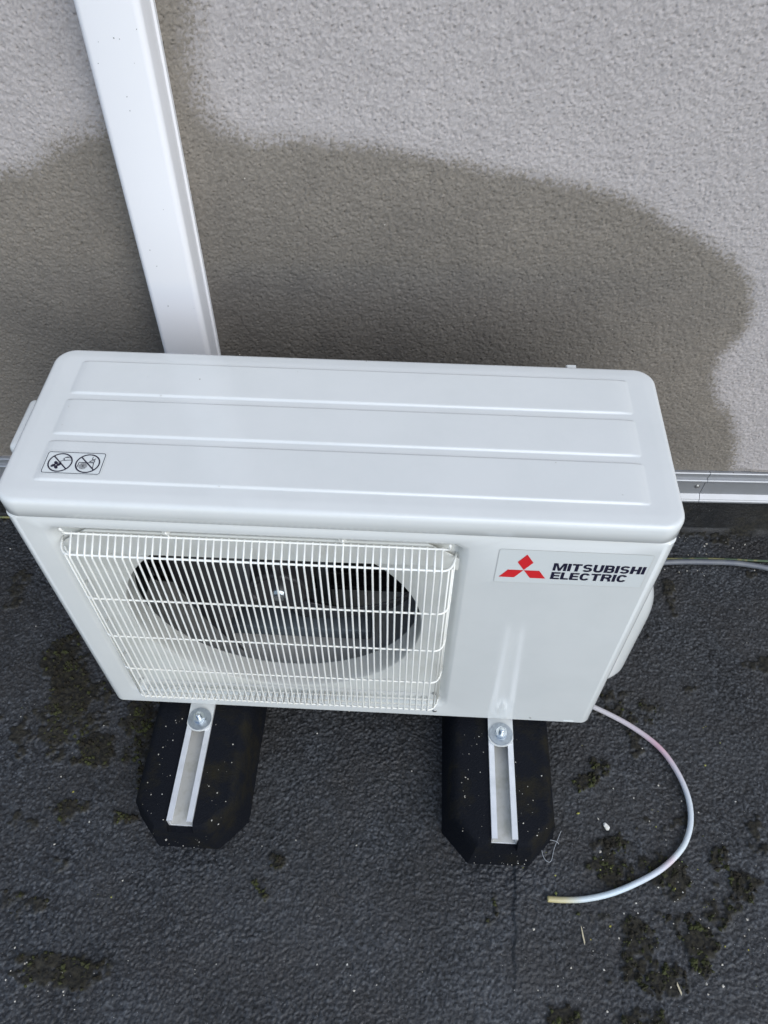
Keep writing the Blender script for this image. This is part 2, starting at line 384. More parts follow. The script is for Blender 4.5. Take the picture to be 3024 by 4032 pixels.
def sdf(x, y, poly):
    P = np.array(poly); n = len(P); dmin = np.full(x.shape, 9e9); ins = np.zeros(x.shape, bool)
    for i in range(n):
        a = P[i]; b = P[(i+1) % n]; e = b-a
        t = np.clip(((x-a[0])*e[0]+(y-a[1])*e[1])/(e@e), 0, 1)
        dmin = np.minimum(dmin, (x-a[0]-t*e[0])**2+(y-a[1]-t*e[1])**2)
        c = ((a[1] > y) != (b[1] > y)) & (x < (b[0]-a[0])*(y-a[1])/(b[1]-a[1]+1e-12)+a[0]); ins ^= c
    return np.where(ins, 1, -1)*np.sqrt(dmin)
wx_ = np.concatenate([[-5,-3,-1.6,-.9,-.55,-.45], np.arange(-.42, 1.18, .0015), [1.25,1.4,1.6,2,3,6]])
wz_ = np.concatenate([np.arange(.192, 1.07, .0015), [1.09,1.12,1.2,1.4,1.8,2.4,3.0]])
def wall_co(s, z):
    near = ((s > -.44) & (s < 1.35) & (z < 1.1)).astype(float)
    f, h = worley(s+(vnoise(s, z, .004, 13)-.5)*.003, z+(vnoise(s, z, .004, 14)-.5)*.003, .0029, 15)
    rel = .0016*(1-np.minimum(f, 1)**2)*(.2+.8*h)+.0011*fbm(s, z, .006, 16, 2)
    pit, hp = worley(s, z, .0085, 17)
    rel = rel-.0038*np.clip(1-pit/.19, 0, 1)*(hp > .55)
    rel = rel+.006*(fbm(s, z, .35, 18, 2)-.5)
    low = smoothstep(.205, .196, z)                       # trowelled lower edge of the render
    rel = rel*(1-low*.6)+.003*low*vnoise(s, z*0, .03, 19)
    return np.stack([s, -rel*near, z], -1)
def wall_wet(s, z):
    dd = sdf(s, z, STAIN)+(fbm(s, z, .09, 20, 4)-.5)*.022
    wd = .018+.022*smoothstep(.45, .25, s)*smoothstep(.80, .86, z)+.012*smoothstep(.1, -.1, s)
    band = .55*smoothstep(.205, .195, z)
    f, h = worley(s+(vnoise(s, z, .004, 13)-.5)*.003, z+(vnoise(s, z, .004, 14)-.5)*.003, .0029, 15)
    return {'wet': np.maximum(np.clip(.5+dd/wd*.5+(h-.5)*.65*np.exp(-(dd/.03)**2), 0, 1), band), 'inward': smoothstep(.0, .34, dd+(fbm(s, z, .16, 28, 4)-.5)*.12), 'tone': np.clip(.7*h+.3*worley(s, z, .0022, 27)[1], 0, 1)}
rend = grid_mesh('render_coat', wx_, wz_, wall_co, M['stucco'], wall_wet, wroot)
bm = bmesh.new(); box(bm, (-5, .012, -.2), (6, .30, 3.0)); bm_obj('wall_core', bm, M['stucco'], wroot)
bm = bmesh.new(); box(bm, (-5, .0, .150), (6, .0119, .1925)); bm_obj('render_foot', bm, M['stucco'], wroot)

# --- aluminium termination rail, two lengths
def rail(name, s0, s1, skew, label, screws):
    prof = [(0,.190),(.006,.190),(.0075,.1885),(.0075,.1815),(.006,.1805),(.006,.1740),(.0105,.1735),(.0120,.1715),(.0118,.1685),(.0100,.1660),(.0060,.1655),
            (.0062,.1270),(.0150,.1205),(.0158,.1190),(.0142,.1183),(.0168,.1160),(.0172,.1125),(.0150,.1108),(.0030,.1100),(0,.1110)]
    bm = bmesh.new()
    cols = []
    for k, s in enumerate((s0, s1)):
        cols.append([bm.verts.new((s+(skew[k]*(z-.15)), -o-.001, z)) for o, z in prof])
    n = len(prof)
    for i in range(n-1): bm.faces.new((cols[0][i], cols[0][i+1], cols[1][i+1], cols[1][i]))
    bm.faces.new((cols[0][-1], cols[0][0], cols[1][0], cols[1][-1]))
    bm.faces.new(cols[0][::-1]); bm.faces.new(cols[1])
    root = empty(name, (WO.x, WO.y, 0), (0, 0, PSI)); tag(root, label, 'rail')
    bm_obj('rail_profile', bm, M['rail'], root)
    for s in screws:
        b2 = bmesh.new(); bmesh.ops.create_uvsphere(b2, u_segments=14, v_segments=8, radius=.0045)
        for v in b2.verts: v.co = Vector((v.co.x, v.co.y*.5, v.co.z))
        sc = bm_obj('screw_head', b2, M['screw'], root, True, (s, -.0075, .1495))
        b3 = bmesh.new(); bmesh.ops.create_cone(b3, cap_ends=True, segments=18, radius1=.0060, radius2=.0056, depth=.0012)
        bmesh.ops.rotate(b3, verts=b3.verts[:], cent=(0,0,0), matrix=Matrix.Rotation(R(90), 3, 'X'))
        bm_obj('washer', b3, M['screw'], sc, False, (0, .0004, 0))
rail('wall_rail', -3.0, 1.0810, (0, .02), 'aluminium wall rail whose visible screw sits beside the joint', [-.30, 1.0694])
rail('wall_rail', 1.0822, 4.0, (.02, 0), 'plain aluminium wall rail running right from the joint', [])

# --- white trunking on the wall
troot = empty('cable_trunking', (WO.x, WO.y, 0), (0, 0, PSI))
tag(troot, 'tall white plastic trunking fixed to the wall behind the unit', 'trunking')
def trunk_prof(w, dp, r):
    pts = [(-w/2-.0025, 0), (-w/2-.0025, .008), (-w/2, .010)]
    for k in range(6): a = R(180-90*k/5); pts.append((-w/2+r+r*math.cos(a), dp-r+r*math.sin(a)))
    for k in range(6): a = R(90-90*k/5); pts.append((w/2-r+r*math.cos(a), dp-r+r*math.sin(a)))
    pts += [(w/2, .010), (w/2+.0025, .008), (w/2+.0025, 0)]
    return pts
prof = trunk_prof(.0755, .057, .009)
def cx(z): return .1262+.0155*(z-.5)
bm = bmesh.new(); rows = []
for z in (.24, .55, .85, 1.2, 2.6): rows.append([bm.verts.new((cx(z)+x, -o-.0005, z)) for x, o in prof])
for a, b in zip(rows[:-1], rows[1:]):
    for i in range(len(prof)-1): bm.faces.new((a[i], a[i+1], b[i+1], b[i]))
bm.faces.new(rows[0]); bm.faces.new(rows[-1][::-1])
bm_obj('trunking_cover', bm, M['pvc'], troot, True)
# refrigerant lines leaving the trunking for the rear of the unit
for k, (dx, r) in enumerate(((-.012,.011), (.014,.009))):
    tube('refrigerant_pipe', smooth_path([(cx(.24)+dx, -.03, .30), (cx(.24)+dx, -.03, .20), (cx(.24)+dx+.10, -.045, .16), (.50, -.06+.02*k, .15), (.72, -.09, .17), (.80, -.14, .20)], 6), r, M['grey_cable'], troot, 8)

# ================================================================== RUBBER FEET
def make_foot():
    root = empty('rubber_foot', (0, 0, 0))
    L0, L1 = -.203, .395; hw = .092; ch = .045
    bm = bmesh.new()
    # plan outlines at three heights: bottom, shoulder, top
    def ring(hw, y0, y1, cx_, cy_, z): return [bm.verts.new(p) for p in ((-hw, y0+cy_, z), (-hw+cx_, y0, z), (hw-cx_, y0, z), (hw, y0+cy_, z), (hw, y1-cy_, z), (hw-cx_, y1, z), (-hw+cx_, y1, z), (-hw, y1-cy_, z))]
    rs = [ring(hw, L0, L1, .042, .046, -.002), ring(hw-.007, L0+.002, L1-.002, .040, .045, .052)]
    for k in range(1, 8):
        t = R(90*k/7); i_ = 1-math.cos(t)
        rs.append(ring(hw-.007-.019*i_, L0+.002+.010*i_, L1-.002-.010*i_, .040-.008*i_, .045-.011*i_, .052+.0385*math.sin(t)))
    for a, b in zip(rs[:-1], rs[1:]):
        for i in range(8): bm.faces.new((a[i], a[(i+1) % 8], b[(i+1) % 8], b[i]))
    bm.faces.new(rs[0][::-1]); top = bm.faces.new(rs[-1])
    cb = bmesh.new(); box(cb, (-.0206, -.3, .0698), (.0206, .3605, .2)); cut = bm_obj('cutter', cb, None)
    blk = bm_obj('rubber_block', bm, M['rubber'], None, True)
    md = blk.modifiers.new('slot', 'BOOLEAN'); md.operation = 'DIFFERENCE'; md.object = cut; md.solver = 'EXACT'
    dg = bpy.context.evaluated_depsgraph_get(); me = bpy.data.meshes.new_from_object(blk.evaluated_get(dg))
    blk.modifiers.clear(); blk.data = me; bpy.data.objects.remove(cut); blk.parent = root
    me.polygons.foreach_set('use_smooth', [True]*len(me.polygons)); me.set_sharp_from_angle(angle=R(42))
    return root
def channel(root):
    y0, y1 = -.1895, .36; zt = .0948; zb = .0700; w = .0203; t = .0022; lip = .0092
    pr = [(-w,zb),(w,zb),(w,zt),(w-lip,zt),(w-lip,zt-t),(w-t,zt-t),(w-t,zb+t),(-w+t,zb+t),(-w+t,zt-t),(-w+lip,zt-t),(-w+lip,zt),(-w,zt)]
    bm = bmesh.new(); A = [bm.verts.new((x, y0, z)) for x, z in pr]; B = [bm.verts.new((x, y1, z)) for x, z in pr]; n = len(pr)
    for i in range(n): bm.faces.new((A[i], A[(i+1) % n], B[(i+1) % n], B[i]))
    bm.faces.new(A); bm.faces.new(B[::-1])
    bmesh.ops.bevel(bm, geom=[e for e in bm.edges if abs(e.verts[0].co.y-e.verts[1].co.y) > .1 and e.verts[0].co.z > zt-.001], offset=.0005, segments=1, affect='EDGES')
    c = bm_obj('channel_rail', bm, M['alu'], root)
    bm = bmesh.new(); box(bm, (-w+t+.0002, y0+.001, zb+t), (w-t-.0002, y1-.001, zb+t+.0006)); bm_obj('channel_floor', bm, M['aluflat'], c)
    return c
def fastener(root, y, z):
    bm = bmesh.new(); bmesh.ops.create_cone(bm, cap_ends=True, segments=40, radius1=.0195, radius2=.0195, depth=.0026)
    bmesh.ops.bevel(bm, geom=[e for e in bm.edges if abs(e.verts[0].co.z-e.verts[1].co.z) < 1e-6], offset=.0006, segments=2, affect='EDGES')
    ws = bm_obj('washer', bm, M['zinc'], root, True, (0, y, z+.0013))
    bm = bmesh.new(); bmesh.ops.create_cone(bm, cap_ends=True, segments=24, radius1=.0098, radius2=.0098, depth=.0012); bm_obj('spring_washer', bm, M['bolt'], ws, True, (0, 0, .0019))
    bm = bmesh.new(); bmesh.ops.create_cone(bm, cap_ends=True, segments=6, radius1=.0100, radius2=.0100, depth=.0075)
    bmesh.ops.bevel(bm, geom=bm.edges[:], offset=.0007, segments=2, affect='EDGES')
    nu = bm_obj('hex_nut', bm, M['bolt'], root, True, (0, y, z+.0076)); nu.rotation_euler = (0, 0, random.uniform(0, 1))
    V, F = [], []
    path = []; rad = []
    for i in range(22):
        path.append((0, 0, i*.0009)); rad.append(.0047 if i % 2 else .0042)
    path.append((0, 0, .0195)); rad.append(.0036)
    V, F = tube_data(path, rad, 14)
    mesh_obj('bolt', V, F, M['bolt'], root, True, (0, y, z+.0005))
def foot_copy(loc, rz, label):
    r = make_foot(); channel(r); fastener(r, -.0235, .0980)
    r.location = loc; r.rotation_euler = (0, 0, rz); tag(r, label, 'mounting foot', 'rubber feet under the outdoor unit'); return r
fL = foot_copy((.1490, 0, 0), R(-.2), 'black rubber mounting foot under the fan grille side of the unit')
fR = foot_copy((.6525, 0, 0), R(.2), 'black rubber mounting foot under the logo side, nearest the drain hose')

# ================================================================== OUTDOOR UNIT
W_, D_, H_ = .8, .264, .508
U = empty('air_conditioner', (0, 0, G))
tag(U, 'white air conditioner outdoor unit with wire fan grille and red three-diamond logo', 'air conditioner')
# --- front panel with stepped recess and bell mouth
def ring_by_angle(outline, c, n=144):
    """resample an outline at n equal angles about c"""
    pts = []; m = len(outline)
    for k in range(n):
        a = 2*math.pi*k/n; dx, dz = math.cos(a), math.sin(a); best = None
        for i in range(m):
            x0, z0 = outline[i]; x1, z1 = outline[(i+1) % m]; ex, ez = x1-x0, z1-z0
            den = dx*ez-dz*ex
            if abs(den) < 1e-12: continue
            t = ((x0-c[0])*ez-(z0-c[1])*ex)/den; u = ((x0-c[0])*dz-(z0-c[1])*dx)/den
            if t > 0 and -1e-9 <= u <= 1+1e-9 and (best is None or t > best): best = t
        pts.append((c[0]+best*dx, c[1]+best*dz))
    return pts
FC = (.300, .264); RO = .2073
RX0, RX1, RZ0, RZ1 = .0440, .5570, .0370, .4870
rings = []
for (ins, y, r) in ((-.004, -.0, .015), (0, .0012, .014), (.0055, .0065, .013), (.0090, .0125, .012), (.0115, .0150, .011), (.0135,.0155,.010)):
    rings.append((ring_by_angle(rrect(RX0+ins, RX1-ins, RZ0+ins, RZ1-ins, r), FC), y))
N = len(rings[0][0])
circ = lambda r: [(FC[0]+r*math.cos(2*math.pi*k/N), FC[1]+r*math.sin(2*math.pi*k/N)) for k in range(N)]
bell = [(.2102, .0155)]
for k in range(1, 7):
    a = R(90*k/6); bell.append((.2102-.0030*math.sin(a)+.0, .0155+.018*(1-math.cos(a))))
bell += [(RO-.0002, .044), (RO-.0002, .054)]
# front sheet: from the outer rectangle to the recess
RC = .016
outer = ring_by_angle([(RC, .0005), (W_-RC, .0005), (W_-RC, H_-.004), (RC, H_-.004)], FC)
bm = bmesh.new()
allr = [[bm.verts.new((x, 0, z)) for x, z in outer]]
allr += [[bm.verts.new((x, y, z)) for x, z in pts] for pts, y in rings]
for a, b in zip(allr[:-1], allr[1:]):
    for i in range(N): bm.faces.new((a[i], a[(i+1) % N], b[(i+1) % N], b[i]))
# corner fill of the outer rectangle
for cx_, cz_ in ((RC, .0005), (W_-RC, .0005), (W_-RC, H_-.004), (RC, H_-.004)):
    ring = allr[0]
    for i in range(N):
        p, q = ring[i].co, ring[(i+1) % N].co
        if abs(p.x-q.x) > 1e-5 and abs(p.z-q.z) > 1e-5 and (Vector((cx_, 0, cz_))-p).length < .08 and (Vector((cx_, 0, cz_))-q).length < .08:
            v = bm.verts.new((cx_, 0, cz_)); bm.faces.new((ring[i], v, ring[(i+1) % N]))
# rounded vertical corners and the side returns, bead along the top
def corner(xc, sgn):
    prev = None
    for k in range(9):
        a = R(90*k/8); x = xc+sgn*RC*math.sin(a); y = RC-RC*math.cos(a)
        cur = (bm.verts.new((x, y, .0005)), bm.verts.new((x, y, H_-.004)))
        if prev: bm.faces.new((prev[0], cur[0], cur[1], prev[1]))
        prev = cur
    cur = (bm.verts.new((xc+sgn*RC, .030, .0005)), bm.verts.new((xc+sgn*RC, .030, H_-.004)))
    bm.faces.new((prev[0], cur[0], cur[1], prev[1]))
corner(W_-RC, 1); corner(RC, -1)
bmesh.ops.remove_doubles(bm, verts=bm.verts[:], dist=1e-5)
# folded bottom and top edges
for z, zz in ((.0005, -.0015), (H_-.004, H_-.0015)):
    es = [e for e in bm.edges if e.is_boundary and all(abs(v.co.z-z) < 1e-6 for v in e.verts)]
    ex = bmesh.ops.extrude_edge_only(bm, edges=es)
    vs_ = [g for g in ex['geom'] if isinstance(g, bmesh.types.BMVert)]
    for v in vs_:
        v.co.z = zz; c = Vector((.4, .13, v.co.z)); dv = (c-v.co); v.co.y += .002 if v.co.y < .01 else 0
        v.co.x += .002*(1 if v.co.x < .02 else (-1 if v.co.x > .78 else 0))
    es2 = [g for g in ex['geom'] if isinstance(g, bmesh.types.BMEdge) and all(v in vs_ for v in g.verts)]
    ex = bmesh.ops.extrude_edge_only(bm, edges=es2)
    for g in ex['geom']:
        if isinstance(g, bmesh.types.BMVert):
            g.co.y += .008 if g.co.y < .015 else 0; g.co.x += .008*(1 if g.co.x < .02 else (-1 if g.co.x > .78 else 0))
front = bm_obj('front_panel', bm, M['casing'], U, True)
# recess floor and bell mouth
bm = bmesh.new(); R0 = [[bm.verts.new((x, .0157, z)) for x, z in ring_by_angle(rrect(RX0+.0125, RX1-.0125, RZ0+.0125, RZ1-.0125, .010), FC)]]
# the bell is cut off where it meets the recess edge
for r, y in bell:
    lim = rings[-1][0]; pts = []
    for (x, z), (lx, lz) in zip(circ(r), lim): pts.append((x, y+.0002, z))
    R0.append([bm.verts.new(p) for p in pts])
for a, b in zip(R0[:-1], R0[1:]):
    for i in range(N): bm.faces.new((a[i], a[(i+1) % N], b[(i+1) % N], b[i]))
bm_obj('bell_mouth', bm, M['recess'], U, True)
# --- sides, back frame, base pan
bm = bmesh.new(); box(bm, (.0015, .0305, -.001), (.0035, D_, H_-.002)); box(bm, (.0015, D_-.0021, -.001), (.06, D_, H_-.002)); bm_obj('side_panel', bm, M['casing'], U)
bm = bmesh.new(); box(bm, (W_-.0035, .0305, -.001), (W_-.0015, D_, H_-.002)); box(bm, (.57, D_-.0021, -.001), (W_-.0015, D_, H_-.002)); bm_obj('side_panel', bm, M['casing'], U)
bm = bmesh.new(); box(bm, (.0045, .0060, .0012), (W_-.0045, D_-.0030, .004)); bm_obj('base_pan', bm, M['casing'], U)
# --- lid: heightfield with rounded rim and three pressed pans
LX0, LX1, LY0, LY1 = -.0025, .8025, -.0030, .2665; LT = .5428
LR, ER = .028, .0065
def lin(a, b, n): return list(np.linspace(a, b, n))
def edges(a, b, pts):
    c = set(np.round(lin(a, a+.034, 22)+lin(b-.034, b, 22)+lin(a+.034, b-.034, 40), 6))
    for p in pts:
        for q in lin(p-.004, p+.004, 9): c.add(round(q, 6))
    return np.array(sorted(x for x in c if a <= x <= b))
PX0, PX1 = .0385, .7645; PANS = [(.0300, .0925), (.1050, .1655), (.1775, .2385)]
lx = edges(LX0, LX1, [PX0, PX1]); ly = edges(LY0, LY1, [v for p in PANS for v in p])
lcx, lcy, la, lb = (LX0+LX1)/2, (LY0+LY1)/2, (LX1-LX0)/2, (LY1-LY0)/2
def lid_co(x, y):
    px, py = x-lcx, y-lcy
    qx = np.maximum(np.abs(px)-(la-LR), 0); qy = np.maximum(np.abs(py)-(lb-LR), 0)
    ln = np.sqrt(qx**2+qy**2)+1e-12; k = np.where((qx > 0) & (qy > 0), np.maximum(qx, qy)/ln, 1)
    qx2, qy2 = qx*k, qy*k
    X = lcx+np.sign(px)*(np.minimum(np.abs(px), la-LR)+qx2); Y = lcy+np.sign(py)*(np.minimum(np.abs(py), lb-LR)+qy2)
    dd = LR-np.sqrt(qx2**2+qy2**2)
    t = np.clip(ER-dd, 0, ER); z = LT-.0022-(ER-np.sqrt(np.maximum(ER**2-t**2, 0)))
    z = z-.0012*smoothstep(.020, .0, dd)
    for a, b in PANS:
        # signed distance to rounded pan outline
        hx, hy, cr = (PX1-PX0)/2, (b-a)/2, .006
        ax = np.abs(X-(PX0+PX1)/2)-hx+cr; ay = np.abs(Y-(a+b)/2)-hy+cr
        sd = np.sqrt(np.maximum(ax, 0)**2+np.maximum(ay, 0)**2)+np.minimum(np.maximum(ax, ay), 0)-cr
        z = z+.0022*smoothstep(.0016, -.0016, sd)*smoothstep(-.001, .011, hx-np.abs(X-(PX0+PX1)/2))
    z = z+.0006*np.sin(X*7)*np.sin(Y*20)*smoothstep(.03,.08,dd)*.4
    return np.stack([X, Y, z], -1)
lid = grid_mesh('lid', lx, ly, lid_co, M['casing'], None, U)
# skirt of the lid
bm = bmesh.new(); bm.from_mesh(lid.data)
es = [e for e in bm.edges if e.is_boundary]
for dz, dn in ((H_+.0035-(LT-.0022-ER-.0012), 0.0), (-.0018, -.0018), (.0, -.004)):
    ex = bmesh.ops.extrude_edge_only(bm, edges=es); es = [g for g in ex['geom'] if isinstance(g, bmesh.types.BMEdge) and g.is_boundary]
    for g in ex['geom']:
        if isinstance(g, bmesh.types.BMVert):
            g.co.z += dz
            if dn:
                v = Vector((max(abs(g.co.x-lcx)-(la-LR), 0)*math.copysign(1, g.co.x-lcx), max(abs(g.co.y-lcy)-(lb-LR), 0)*math.copysign(1, g.co.y-lcy), 0))
                if v.length > 0: g.co += v.normalized()*dn
bmesh.ops.recalc_face_normals(bm, faces=bm.faces[:])
if sum((f.normal.z for f in bm.faces)) < 0: bmesh.ops.reverse_faces(bm, faces=bm.faces[:])
bm.to_mesh(lid.data); bm.free()
lid.data.polygons.foreach_set('use_smooth', [True]*len(lid.data.polygons))
# little pressed lips on the rim (left edge, rear edge)
def lump(name, c, s, parent, m='casing', rz=0):
    b2 = bmesh.new(); bmesh.ops.create_cube(b2, size=1.0)
    for v in b2.verts: v.co = Vector((v.co.x*s[0], v.co.y*s[1], v.co.z*s[2]))
    bmesh.ops.bevel(b2, geom=b2.edges[:], offset=min(s)*.38, segments=4, affect='EDGES')
    o = bm_obj(name, b2, M[m], parent, True, c); o.rotation_euler = (0, 0, rz); return o
lump('rim_tab', (.696, D_+.006, .5255), (.024, .022, .016), U)
lump('rim_tab', (.0035, .222, .524), (.016, .030, .016), U)
lump('rim_tab', (.000, .045, .519), (.012, .014, .02), U)
# carrying handle on the left side and the valve cover on the right
bm = bmesh.new(); box(bm, (-.0185, .090, .425), (.0030, .180, .5285), .009, 5)
bm_obj('side_handle', bm, M['casing'], U, True)
def cover_co(y, z):
    q = lambda t: np.sqrt(np.maximum(1-(1-np.clip(t, 0, 1))**2, 0))
    f = q((y-.046)/.030)*q((.236-y)/.03); g = q((z-.047)/.030)*q((.345-z)/.115)
    return np.stack([W_-.0020+.0495*np.minimum(f, 1)*g, y, z], -1)
ends = lambda a, b, w1, w2: np.array(sorted(set(list(a+w1*(np.linspace(0, 1, 16)**2))+list(b-w2*(np.linspace(0, 1, 16)**2))+list(np.linspace(a+w1, b-w2, 14)))))
grid_mesh('valve_cover', ends(.046, .236, .03, .03), ends(.047, .345, .03, .115), cover_co, M['casing'], None, U)
# foot brackets that rest on the channels
for cx_ in (.1490, .6525):
    bm = bmesh.new(); pts = [(-.0205, .05)]
    pts += [(-.0205, -.030)]
    for k in range(1, 12): a = R(180+180*k/12); pts.append((.0205*math.cos(a), -.030+.014*math.sin(a)))
    pts += [(.0205, -.030), (.0205, .05)]
    add_prism(bm, pts, 'z', -.0119, -.0092); box(bm, (-.0205, .012, -.0093), (.0205, .016, .0014))
    bm_obj('mounting_tab', bm, M['casing'], U, False, (cx_, 0, 0))
# --- air guide strip across the top of the recess
bm = bmesh.new()
gp = [(.0442,.438),(.0442,.4245),(.065,.427),(.1376,.4247),(.3997,.4265),(.5166,.429),(.5545,.420),(.5548,.440),(.5388,.454),(.509,.474),(.088,.4733),(.056,.4495)]
add_prism(bm, gp, 'y', .0088, .0105); bm_obj('air_guide', bm, M['recess'], U)
# --- wire grille
GR = empty('fan_grille', (0, 0, 0)); GR.parent = U
YF, ZB, ZL = -.0180, .4545, .0535; X0, X1 = .0710, .5278
bx_ = .0052
def arc(p, c, q, n=4): return [((1-t)**2*Vector(p)+2*t*(1-t)*Vector(c)+t*t*Vector(q)) for t in [k/n for k in range(n+1)]]
vp = [(0, .0068, .4712)]+arc((0, YF+.0035, ZB+.0022), (0, YF, ZB), (0, YF, ZB-.005))+arc((0, YF, ZL+.005), (0, YF, ZL), (0, YF+.005, ZL-.001))+[(0, .010, ZL-.004)]
V, F = tube_data(vp, .00138, 7); wm = bpy.data.meshes.new('grille_wire'); wm.from_pydata([tuple(v) for v in V], [], F); wm.materials.append(M['wire'])
wm.polygons.foreach_set('use_smooth', [True]*len(wm.polygons))
vpl = [(0, .0015, .4845), (0, .0040, .4780)]+vp[0:]
V, F = tube_data(vpl, .00138, 7); wml = bpy.data.meshes.new('grille_wire'); wml.from_pydata([tuple(v) for v in V], [], F); wml.materials.append(M['wire'])
wml.polygons.foreach_set('use_smooth', [True]*len(wml.polygons))
for i in range(50):
    o = bpy.data.objects.new('grille_wire', wml if i in (13, 36) else wm); COL.objects.link(o); o.parent = GR
    o.location = (X0+(X1-X0)*i/49+random.uniform(-.0003, .0003), random.uniform(-.0003, .0003), 0)
# side wires on the returns
for s in (-1, 1):
    for k, (dx, y) in enumerate(((.0088, -.0125), (.0134, -.0050), (.0162, .0035))):
        x = (X0-dx) if s < 0 else (X1+dx)
        tube('side_wire', [(x, y, ZB-.002-.010*(k > 0)), (x, y, ZL+.004)], .0012, M['wire'], GR, 7)
# horizontal wires with ends turned back to the recess
def hwire(y, z, r, ret=True):
    if ret:
        p = [(X0-.0180, .0130, z-.001)]+arc((X0-.0155, .0005, z), (X0-.0125, -.0165+.0015, z), (X0-.001, y, z), 6)+arc((X1+.001, y, z), (X1+.0125, -.0165+.0015, z), (X1+.0155, .0005, z), 6)+[(X1+.0180, .0130, z-.001)]
    else: p = [(X0-.010, y, z), (X1+.010, y, z)]
    tube('cross_wire', p, r, M['wire'], GR, 8)
for z in (ZB-.0005, .3530, .2525, .1525, .0560): hwire(YF+.0022, z, .00150)
for z, y in ((ZL-.0022, -.006), (ZL-.0030, .004)): hwire(y, z, .0013, False)
yb, zb_ = .0050, .4700
tube('cross_wire', [(X0-.0085, .0012, .4835), (X0-.0085, .0035, .4765)]+arc((X0-.0085, yb-.001, .4735), (X0-.0085, yb, zb_), (X0-.004, yb, zb_))+arc((X1+.004, yb, zb_), (X1+.0085, yb, zb_), (X1+.0085, yb-.001, .4735))+[(X1+.0085, .0035, .4765), (X1+.0085, .0012, .4835)], .0015, M['wire'], GR, 8)
# rubber-capped clip holes at the top edge of the recess
for i in (13, 36):
    x = X0+(X1-X0)*i/49
    bm = bmesh.new(); bmesh.ops.create_cone(bm, cap_ends=True, segments=14, radius1=.0052, radius2=.0052, depth=.0012)
    bmesh.ops.rotate(bm, verts=bm.verts[:], cent=(0,0,0), matrix=Matrix.Rotation(R(65), 3, 'X')); bm_obj('clip_socket', bm, M['stickedge'], U, False, (x, .0042, .4832))
# --- screws on the front
for (x, z, y) in ((.5390, .0530, .0140), (.5410, .0195, -.0008), (.0560, .0560, .0140), (.700, .0105, -.0005)):
    bm = bmesh.new(); bmesh.ops.create_uvsphere(bm, u_segments=12, v_segments=8, radius=.0038 if x < .69 else .0016)
    for v in bm.verts: v.co.y *= .45
    bm_obj('screw', bm, M['screw'], U, True, (x, y, z))
bm = bmesh.new(); box(bm, (.755, -.0009, .0040), (.772, .001, .0058), .0004); bm_obj('panel_hook', bm, M['sticker'], U)
# --- fan, motor stay and heat exchanger inside
FAN = empty('fan', (FC[0], .090, FC[1])); FAN.parent = U
def blade(a0):
    V = []; F = []; nr, na = 12, 16
    for i in range(nr):
        t = i/(nr-1); r = .040+t*.162
        span = R(62+34*t); lead = a0+R(38)*t**1.3
        if t > .9: span *= 1-.25*(t-.9)/.1
        for j in range(na):
            u = j/(na-1); a = lead-span*u
            y = -.030+.075*u*(.65+.35*t)+.016*math.sin(u*math.pi)*t
            V.append((r*math.cos(a), y, r*math.sin(a)))
    for i in range(nr-1):
        for j in range(na-1): F.append((i*na+j, i*na+j+1, (i+1)*na+j+1, (i+1)*na+j))
    o = mesh_obj('fan_blade', V, F, M['dark'], FAN, True)
    s = o.modifiers.new('s', 'SOLIDIFY'); s.thickness = .0028; return o
for k in range(3): blade(R(-30+120*k))
bm = bmesh.new(); bmesh.ops.create_cone(bm, cap_ends=True, segments=40, radius1=.052, radius2=.044, depth=.060)
bmesh.ops.rotate(bm, verts=bm.verts[:], cent=(0,0,0), matrix=Matrix.Rotation(R(90), 3, 'X'))
bmesh.ops.bevel(bm, geom=[e for e in bm.edges if all(abs(abs(v.co.y)-.03) < 1e-5 for v in e.verts)], offset=.006, segments=3, affect='EDGES')
bm_obj('fan_hub', bm, M['dark'], FAN, True)
bm = bmesh.new(); bmesh.ops.create_cone(bm, cap_ends=True, segments=6, radius1=.0082, radius2=.0082, depth=.008)
bmesh.ops.rotate(bm, verts=bm.verts[:], cent=(0,0,0), matrix=Matrix.Rotation(R(90), 3, 'X')); bm_obj('hub_nut', bm, M['bolt'], FAN, True, (0, -.0345, 0))
bm = bmesh.new(); bmesh.ops.create_cone(bm, cap_ends=True, segments=20, radius1=.0115, radius2=.0115, depth=.002)
bmesh.ops.rotate(bm, verts=bm.verts[:], cent=(0,0,0), matrix=Matrix.Rotation(R(90), 3, 'X')); bm_obj('hub_washer', bm, M['bolt'], FAN, True, (0, -.0308, 0))
bm = bmesh.new(); add_prism(bm, [(.335,.165),(.357,.165),(.357,.180),(.339,.180),(.339,.198),(.335,.198)], 'z', .01, .5); bm_obj('motor_stay', bm, M['bracket'], U)
bm = bmesh.new(); add_prism(bm, [(.245,.165),(.267,.165),(.267,.198),(.263,.198),(.263,.180),(.245,.180)], 'z', .01, .5); bm_obj('motor_stay', bm, M['bracket'], U)
bm = bmesh.new(); box(bm, (.235, .150, .20), (.367, .164, .33), .004); bm_obj('motor_plate', bm, M['bracket'], U, True)
bm = bmesh.new(); box(bm, (.17, .110, .045), (.43, .150, .075), .006); bm_obj('motor_foot', bm, M['bracket'], U, True)
fm = bpy.data.meshes.new('fin'); tb = bmesh.new(); box(tb, (-.0008, 0, 0), (.0008, .02, .495)); tb.to_mesh(fm); tb.free(); fm.materials.append(M['fins'])
bm = bmesh.new(); box(bm, (.02, .236, .006), (.57, .250, .502)); HX = bm_obj('heat_exchanger', bm, M['fins'], U)
for z in np.arange(.03, .49, .042):
    tube('exchanger_pipe', [(.02, .228, z), (.57, .228, z)], .0045, M['fins'], HX, 6)
